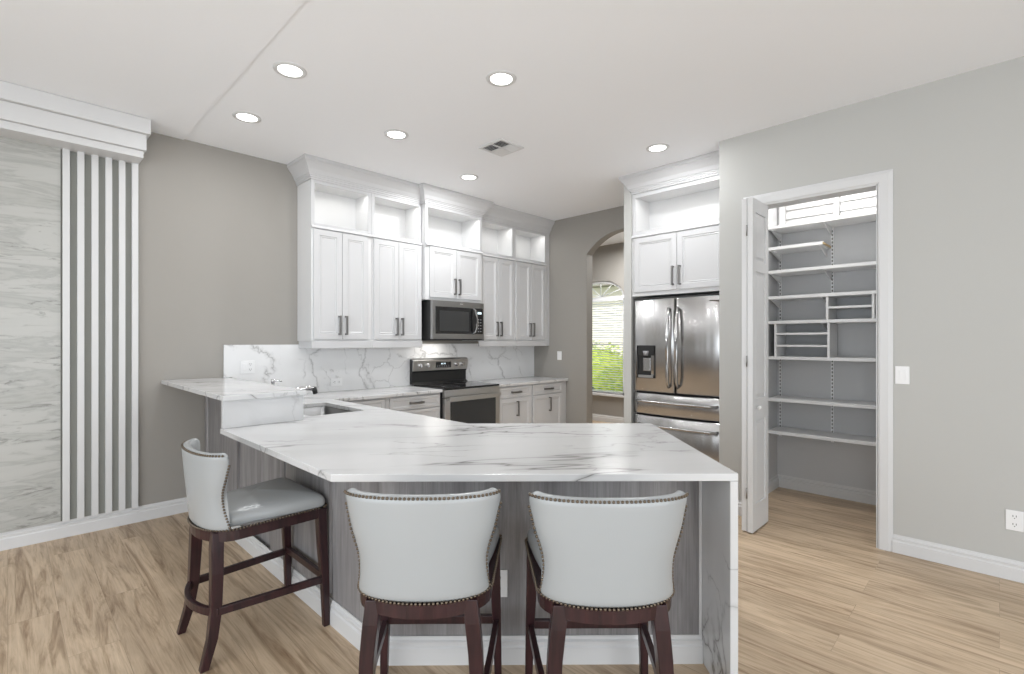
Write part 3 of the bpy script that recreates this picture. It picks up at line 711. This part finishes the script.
# ------------------------------------------------------------------ fridge enclosure and fridge (face -x, local x runs to the right of the viewer)
XF = 4.52
upper('white upper cabinet above the refrigerator', 0, .99, XB-XF-.002, 1.885, 1.925, 2.475, (XF, 2.704, 1.885), -PI/2, ml=.035, mr=.035, rail=False, cub=(2.55, 2.895), cdep=.33, power=.8, group='white upper cabinet over the fridge')
b = nb(); sweep(b, [(XF-.004, 1.695), (XF-.004, 2.702), (XF+.16, 2.702)], CP)
tag(obj('crown_moulding', b, M['white']), 'white crown moulding over the refrigerator cabinet', 'crown moulding', 'crown mouldings on the cabinets')
fr = thing('refrigerator', 'stainless french door refrigerator with water dispenser', 'refrigerator', (4.50, 2.215, 0), -PI/2)
FW = .925; hw = FW/2
def bow(x): return -.032*(1-(x/hw)**2)
def bowpanel(x0, x1, z0, z1, th=.06, n=14, hole=None):
    b = nb(); F = []
    xs = [x0+(x1-x0)*i/n for i in range(n+1)]
    e = .006
    rings = []
    for i, x in enumerate(xs):
        k = .0
        if i == 0 or i == n: k = .006
        y = bow(x)+k
        rings.append([(x, th, z0), (x, y+e, z0), (x, y, z0+e), (x, y, z1-e), (x, y+e, z1), (x, th, z1)])
    R = loops(b, rings, smooth=False)
    return b
b = nb(); box(b, -hw+.006, hw-.006, .062, .80, .02, 1.835); obj('body', b, M['grey'], fr)
obj('gasket', bx(-hw+.012, hw-.012, .045, .0615, .05, 1.845), M['seal'], fr)
obj('top_cover', bx(-hw+.0, hw-.0, .01, .40, 1.8465, 1.862), M['blackp'], fr)
def fobj(nm, b, par, m='steel'):
    o = obj(nm, b, M[m], par); me = o.data
    for p in me.polygons: p.use_smooth = abs(p.normal.z) < .3 and p.normal.y < -.6
    return o
dl = fobj('door', bowpanel(-hw, -.004, .925, 1.842, .044), fr); dr_ = fobj('door', bowpanel(.004, hw, .925, 1.842, .044), fr)
u1 = fobj('drawer', bowpanel(-hw, hw, .700, .905, .044), fr); u2 = fobj('drawer', bowpanel(-hw, hw, .06, .682, .044), fr)
for d, x in ((dl, -.045), (dr_, .045)):
    b = nb(); y0 = bow(x)
    tube(b, [(x, y0-.002, 1.73), (x, y0-.03, 1.745), (x, y0-.055, 1.62), (x, y0-.068, 1.48), (x, y0-.072, 1.33), (x, y0-.068, 1.18), (x, y0-.055, 1.04), (x, y0-.03, .985), (x, y0-.002, .995)], .015, 10); obj('handle', b, M['steel'], d)
for d, z in ((u1, .832), (u2, .60)):
    b = nb(); tube(b, [(-.40, bow(.40)-.002, z)]+[(-.40+.8*i/8, bow(-.40+.8*i/8)-.055, z) for i in range(9)]+[(.40, bow(.40)-.002, z)], .014, 10); obj('handle', b, M['steel'], d)
# dispenser
dsx0, dsx1, dz0, dz1 = -.405, -.205, 1.06, 1.385
b = nb(); yb = bow(-.30)-.008
box(b, dsx0, dsx1, yb-.006, yb+.012, dz0, dz0+.02); box(b, dsx0, dsx1, yb-.006, yb+.012, dz1-.10, dz1); box(b, dsx0, dsx0+.014, yb-.006, yb+.012, dz0, dz1); box(b, dsx1-.014, dsx1, yb-.006, yb+.012, dz0, dz1)
ds = obj('water_dispenser', b, M['blackp'], dl, bevel=.002)
obj('recess', bx(dsx0+.014, dsx1-.014, yb+.004, yb+.013, dz0+.02, dz1-.10), M['seal'], ds)
obj('paddle', bx(-.335, -.255, yb-.004, yb+.003, dz0+.07, dz0+.20), M['steel'], ds, bevel=.004)
b = nb(); cyl(b, (-.30, yb-.012, dz1-.10), (-.30, yb-.012, dz1-.055), .022, .03); obj('spout', b, M['grey'], ds)
obj('drip_tray', bx(dsx0+.02, dsx1-.02, yb-.012, yb-.005, dz0+.004, dz0+.03), M['steel2'], ds)
obj('badge', bx(.33, .42, bow(.39)+.0, bow(.36)-.004, 1.795, 1.803), M['chrome'], dr_)

# ------------------------------------------------------------------ pantry shelves
PXF, PXB = 5.0, 5.308
def shelf(z, ya, yb, label, raw=False, brs=(1.09,)):
    t = thing('pantry_shelf', label, 'shelf', (PXB, (ya+yb)/2, z), 0, 'pantry shelves'); yc = (ya+yb)/2
    obj('board', bx(PXF-PXB, 0, ya-yc, yb-yc, -.014, .014), [M['shelf']], t, bevel=.001)
    if raw: obj('raw_edge', bx(PXF-PXB+.004, -.004, ya-yc-.002, ya-yc-.0002, -.011, .011), M['rawwood'], t, label='bare wood end')
    for y in brs:
        b = nb(); y -= yc
        v = [(-.012, -.014), (-.27, -.014), (-.27, -.022), (-.03, -.085), (-.012, -.085)]
        loops(b, [[(x, y+s, z_) for x, z_ in v] for s in (-.004, .004)], smooth=False)
        obj('bracket', b, M['shelf'], t)
    return t
YA, YB = .025, 1.556
shelf(2.487, YA, YB, 'topmost long pantry shelf just under the shutter window', brs=(1.10, 1.53))
shelf(2.290, 1.105, YB, 'short pantry shelf with a bare wood end, second from top', True, brs=(1.135, 1.53))
shelf(2.072, YA, YB, 'long pantry shelf below the short shelf', brs=(1.10, 1.53))
shelf(1.832, YA, YB, 'pantry shelf on top of the upper cubby dividers', brs=(1.12, 1.53))
shelf(1.602, YA, YB, 'pantry shelf between the two rows of cubbies', brs=(1.12,))
shelf(1.272, YA, YB, 'pantry shelf under the lower cubby row', brs=())
shelf(.882, YA, YB, 'pantry shelf second from the floor', brs=())
shelf(.578, YA, YB, 'lowest pantry shelf above the floor', brs=())
cu = thing('cubby_organizer', 'white cubby box with one small shelf, upper right of pantry', 'cubby', (5.15, .90, 1.617))
for a in (1.062, .735): obj('divider', bx(PXF+.004-5.15, PXB-5.15-.012, a-.9, a+.018-.9, 0, .200), M['shelf'], cu)
obj('cubby_shelf', bx(PXF+.006-5.15, PXB-5.15-.012, .754-.9, 1.061-.9, .095, .113), M['shelf'], cu)
cu = thing('cubby_organizer', 'white cubby box with two small shelves, lower left of pantry', 'cubby', (5.15, 1.26, 1.2865))
for a in (1.478, 1.052): obj('divider', bx(PXF+.004-5.15, PXB-5.15-.012, a-1.26, a+.018-1.26, 0, .300), M['shelf'], cu)
for z in (.09, .20): obj('cubby_shelf', bx(PXF+.006-5.15, PXB-5.15-.012, 1.071-1.26, 1.477-1.26, z, z+.018), M['shelf'], cu)
def standard(y, label, z0=.5, z1=2.47):
    b = nb(); box(b, PXB-.0095, PXB-.0015, y-.011, y+.011, z0, z1)
    t = tag(obj('shelf_standard', b, M['shelf']), label, 'shelf standard', 'slotted pantry shelf standards')
    b = nb(); z = z0+.03
    while z < z1-.02:
        box(b, PXB-.0105, PXB-.009, y-.0045, y+.0045, z-.009, z+.009); z += .034
    obj('slots', b, M['slot'], t)
standard(1.53, 'slotted white shelf standard near the pantry corner'); standard(1.093, 'slotted white shelf standard in the middle of the pantry wall')

# ------------------------------------------------------------------ plates and outlets (face -y locally, then rotated)
def plate(kind, label, loc, rz, gangs=('switch',), horiz=False, cat='switch'):
    nm = 'light_switch' if cat == 'switch' else 'wall_outlet'
    t = thing(nm, label, cat, loc, rz); n = len(gangs); W2 = .038+.023*(n-1)
    R = Matrix.Rotation(PI/2, 4, 'Y') if horiz else None
    b = nb(); box(b, -W2, W2, -.006, 0, -.06, .06, R); obj('cover_plate', b, M['plate'], t, bevel=.002)
    for i, gk in enumerate(gangs):
        x = (i-(n-1)/2)*.046
        if gk == 'switch':
            b = nb(); box(b, x-.017, x+.017, -.010, -.0062, -.033, .033, R); obj('rocker', b, M['plate'], t, bevel=.002)
        else:
            for s in (-1, 1):
                b = nb(); cyl(b, *( [(R @ Vector(p)) if R else p for p in ((x, -.0062, s*.024), (x, -.008, s*.024))]), .017)
                f = obj('receptacle', b, M['plate'], t)
                b = nb()
                for dx in (-.007, .007): box(b, x+dx-.0016, x+dx+.0016, -.0088, -.0081, s*.024-.002, s*.024+.009, R)
                box(b, x-.0025, x+.0025, -.0088, -.0081, s*.024-.012, s*.024-.007, R)
                obj('slots', b, M['slot'], f)
    return t
plate('s', 'white rocker light switch right of the pantry doorway', (XR-.0005, .466, 1.20), -PI/2)
plate('o', 'white duplex outlet low on the right wall', (XR-.0005, -.064, .357), -PI/2, ('outlet',), cat='outlet')
plate('s', 'white light switch on the taupe wall beside the arch', (XB-.0005, 4.37, 1.225), -PI/2)
plate('o', 'white two gang plate on the backsplash above the raised bar', (1.516, YL-.0225, 1.195), 0, ('switch', 'outlet'), cat='outlet')
plate('o', 'white sideways outlet on the backsplash behind the sink', (2.36, YL-.0225, 1.008), 0, ('outlet',), True, cat='outlet')
oxx = (1.533, sm-1.533)
plate('o', 'white outlet on the grey peninsula front between two stools', (oxx[0]-.001, oxx[1]-.001, .353), -PI/4, ('outlet',), cat='outlet')

# ------------------------------------------------------------------ ceiling fittings
LL = [(1.233, 3.152, 'recessed ceiling light nearest the viewer on the left'), (2.225, 2.285, 'largest looking recessed light over the centre of the peninsula'), (1.264, 4.045, 'recessed ceiling light nearest the bare taupe wall'),
      (2.225, 3.513, 'recessed ceiling light in front of the left upper cabinets'), (3.33, 3.896, 'recessed ceiling light in front of the microwave'), (3.981, 2.13, 'recessed ceiling light in front of the refrigerator')]
for (x, y, lb), lamp_power in zip(LL, (6, 8, 6.5, 7, 19, 11)):
    t = thing('recessed_light', lb, 'ceiling light', (x, y, H), 0, 'recessed ceiling lights')
    b = nb(); N = 32; R = [[(r*math.cos(2*PI*i/N), r*math.sin(2*PI*i/N), z) for i in range(N)] for r, z in ((.098, -.0008), (.096, -.005), (.074, -.008), (.070, -.0035))]
    loops(b, R, cap=False); obj('trim_ring', b, M['trim'], t)
    b = nb(); cyl(b, (0, 0, -.001), (0, 0, -.005), .0695, seg=32); obj('diffuser', b, M['lamp'], t)
    area('recessed_lamp', (x, y, H-.012), (0, 0, 0), .15, .15, lamp_power, (.97, .985, 1), shape='DISK')
vt = thing('ceiling_vent', 'square white air vent in the kitchen ceiling', 'vent', (3.015, 3.095, H), 0)
b = nb(); q = .14
for s in (-1, 1):
    box(b, -q, q, s*q-(.022 if s > 0 else 0), s*q+(.022 if s < 0 else 0), -.012, -.0008); box(b, s*q-(.022 if s > 0 else 0), s*q+(.022 if s < 0 else 0), -q+.022, q-.022, -.012, -.0008)
box(b, -q, q, -.006, .006, -.012, -.0008); box(b, -.006, .006, -q, q, -.012, -.0008)
obj('frame', b, M['ventw'], vt, bevel=.002)
obj('backing', bx(-q+.02, q-.02, -q+.02, q-.02, -.0035, -.001), M['louver'], vt)
b = nb()
for sx in (-1, 1):
    for sy in (-1, 1):
        for k in range(5):
            c = .02+k*.021
            if sx*sy > 0: box(b, sx*.062-.054, sx*.062+.054, -.008, .008, -.0007, .0007, Matrix.Translation((0, sy*c, -.009)) @ Matrix.Rotation(-sy*math.radians(35), 4, 'X'))
            else: box(b, -.008, .008, sy*.062-.054, sy*.062+.054, -.0007, .0007, Matrix.Translation((sx*c, 0, -.009)) @ Matrix.Rotation(sx*math.radians(35), 4, 'Y'))
obj('louvers', b, M['ventw'], vt)
# unseen pantry ceiling lamp, added to light the upper shelves
t = thing('added_pantry_light', 'unseen round ceiling light added inside the pantry', 'ceiling light', (4.80, 1.0, H))
b = nb(); cyl(b, (0, 0, -.001), (0, 0, -.03), .12, .12, seg=32); obj('base', b, M['trim'], t)
b = nb(); sphere(b, (0, 0, -.031), .105, 24, 12, (1, 1, .4)); obj('globe', b, M['lamp'], t)
area('added_pantry_lamp', (4.80, 1.0, H-.08), (0, 0, 0), .22, .22, 13, (1, .98, .96), shape='DISK')

# ------------------------------------------------------------------ bar stools
def seat_outline(rear=0.):
    """closed outline, wide front at +x, round back; ccw. rear: how far the back half is drawn in"""
    P = []
    fr_x, fw = .245, .250
    P += [(fr_x-.03+.03*math.cos(a), -fw+.03+.03*math.sin(a)) for a in [math.radians(-90+90*i/4) for i in range(5)]]
    P += [(fr_x, y) for y in (-.11, 0, .11)]
    P += [(fr_x-.03+.03*math.cos(a), fw-.03+.03*math.sin(a)) for a in [math.radians(90*i/4) for i in range(5)]]
    P += [(.10, .243-rear*.2), (0, .236-rear*.5), (-.09, .229-rear)]
    P += [(-.15-(.132-rear)*max(0, math.cos(a))**1.05, (.226-rear)*math.sin(a)) for a in [math.radians(90-180*i/16) for i in range(17)]]
    P += [(-.09, -.229+rear), (0, -.236+rear*.5), (.10, -.243+rear*.2)]
    return P
def tilt(x): return .598-.016*min(1, max(0, (.245-x)/.5))
def inset(P, d):
    n = len(P); o = []
    for i in range(n):
        a, p, c = Vector(P[i-1]), Vector(P[i]), Vector(P[(i+1) % n])
        t = (c-a).normalized(); o.append((p.x-t.y*d, p.y+t.x*d))
    return o
BACKN = 26
def back_pt(u, t):
    """u in [-1,1] around, t in [0,1] up; outer surface of the backrest"""
    phi = u*PI/2
    wdt = .226+.038*max(0, (t-.35)/.65)**1.5-.014*math.sin(min(1, t/.7)*PI)
    xc = -.284-.026*t
    xe = -.178-.034*math.sin(min(1, t/.60)*PI/2)+.018*max(0, (t-.6)/.4)
    c = max(0, math.cos(phi))
    x = xe+(xc-xe)*c**(1.05-.2*t); y = wdt*math.copysign(abs(math.sin(phi))**.92, u)
    ztop = .926-.030*max(0, (abs(u)-.84)/.16)**2.2
    z0 = tilt(x)
    return Vector((x, y, z0+(ztop-z0)*t))
def make_stool(label):
    t = thing('bar_stool', label, 'bar stool', (0, 0, 0), 0, 'pale leather bar stools at the peninsula')
    O = seat_outline()
    b = nb(); R = []; OS = seat_outline(.034)
    for k, z in ((.975, .596), (.995, .603), (1.005, .618), (1.00, .636), (.97, .653), (.86, .667), (.66, .678), (.42, .685), (.2, .688), (.06, .689)):
        R.append([(-.02+(x+.02)*k, y*k, z+tilt(x)-.598) for x, y in OS])
    loops(b, R, smooth=True)
    # piping line on the front of the cushion
    obj('seat', b, M['leather'], t, sub=1)
    # backrest
    b = nb(); NU, NT = 28, 12; th = .040; R = []
    for i in range(NU+1):
        u = -1+2*i/NU; outer_, inner_ = [], []
        for j in range(NT+1):
            q = back_pt(u, j/NT); e = 1e-3
            tu = back_pt(min(1, u+e), j/NT)-back_pt(max(-1, u-e), j/NT); tv = back_pt(u, min(1, j/NT+e))-back_pt(u, max(0, j/NT-e))
            nrm = tu.cross(tv).normalized()
            if abs(u) > .999: nrm = Vector((0, math.copysign(1, u), 0))
            if nrm.dot(Vector((q.x+.05, q.y, 0))) < 0: nrm.negate()
            outer_.append(q.copy()); inner_.append(q-nrm*th)
        top = [(outer_[-1]*.8+inner_[-1]*.2)+Vector((0, 0, .008)), (outer_[-1]*.5+inner_[-1]*.5)+Vector((0, 0, .011)), (outer_[-1]*.2+inner_[-1]*.8)+Vector((0, 0, .008))]
        R.append(outer_+top+inner_[::-1])
    loops(b, R, smooth=True)
    obj('backrest', b, M['leather'], t, sub=1)
    # nailheads: along outer wing edges, top rim and lower edge
    b = nb()
    def nails(pts, sp=.0140, r=.0062):
        acc = 0; last = pts[0]
        for p, q in zip(pts, pts[1:]):
            L = (q-p).length; s = sp-acc
            while s <= L:
                c = p.lerp(q, s/L)
                g = bmesh.ops.create_icosphere(b, subdivisions=1, radius=r, matrix=Matrix.Translation(c))
                for f in g['verts']:
                    for ff in f.link_faces: ff.smooth = True
                s += sp
            acc = L-(s-sp)
    for u in (-1, 1): nails([back_pt(u, .01+.95*k/40)+Vector((-.006, -.0005*u, 0)) for k in range(41)])
    nails([back_pt(-.90+1.80*k/60, 1)+Vector((.004, 0, .004)) for k in range(61)])
    lo = [Vector((x, y, tilt(x)+.005)) for x, y in inset(O, -.0065)]
    nails(lo+[lo[0]])
    o = obj('nailhead_trim', b, M['brass'], t); o['kind'] = 'stuff'
    # wooden apron
    b = nb(); A = inset(O, .000); B = inset(O, .028)
    rr = [[(x, y, tilt(x)+q) for x, y in P_] for P_, q in ((A, -.047), (A, -.0015), (B, -.0015), (B, -.047))]
    loops(b, rr+[rr[0]], cap=False, smooth=False); bmesh.ops.remove_doubles(b, verts=b.verts[:], dist=1e-5)
    obj('apron', b, M['dark'], t, bevel=.002)
    def leg(pts, sz):
        b = nb(); R = []
        for (x, y, z), s in zip(pts, sz): R.append([(x+sx*s, y+sy*s, z) for sx, sy in ((-1, -1), (1, -1), (1, 1), (-1, 1))])
        loops(b, R, smooth=False); obj('leg', b, M['dark'], t, bevel=.003)
    for s in (-1, 1):
        leg([(.243, s*.243, .001), (.238, s*.238, .22), (.228, s*.232, .40), (.222, s*.228, .592)], (.015, .018, .021, .023))
        leg([(-.285, s*.200, .001), (-.252, s*.194, .12), (-.236, s*.186, .24), (-.230, s*.178, .40), (-.228, s*.168, .50), (-.222, s*.160, .578)], (.017, .020, .022, .024, .025, .024))
    zs = .235
    b = nb(); tube(b, [(.236, .236, zs+.0), (.0, .218, zs), (-.225, .197, zs)], .01, flat=(.011, .017)); obj('stretcher', b, M['dark'], t, bevel=.002)
    b = nb(); tube(b, [(.236, -.236, zs+.0), (.0, -.218, zs), (-.225, -.197, zs)], .01, flat=(.011, .017)); obj('stretcher', b, M['dark'], t, bevel=.002)
    b = nb(); tube(b, [(.236, -.226, zs+.012), (.236, .226, zs+.012)], .01, flat=(.011, .017)); obj('stretcher', b, M['dark'], t, bevel=.002)
    b = nb(); tube(b, [(-.225-.070*math.sin(PI*i/16)**.7, -.205+.41*i/16, zs) for i in range(17)], .01, flat=(.011, .017)); obj('foot_hoop', b, M['dark'], t, bevel=.002)
    return t
st = make_stool('pale grey leather bar stool at the long left side of peninsula')
st.location = (.88, 2.66, 0)
dup(st, (1.127, 1.529, 0), PI/4, 'pale grey leather bar stool seen from behind, left one at peninsula front')
dup(st, (1.535, 1.068, 0), PI/4, 'pale grey leather bar stool seen from behind, beside the waterfall panel')
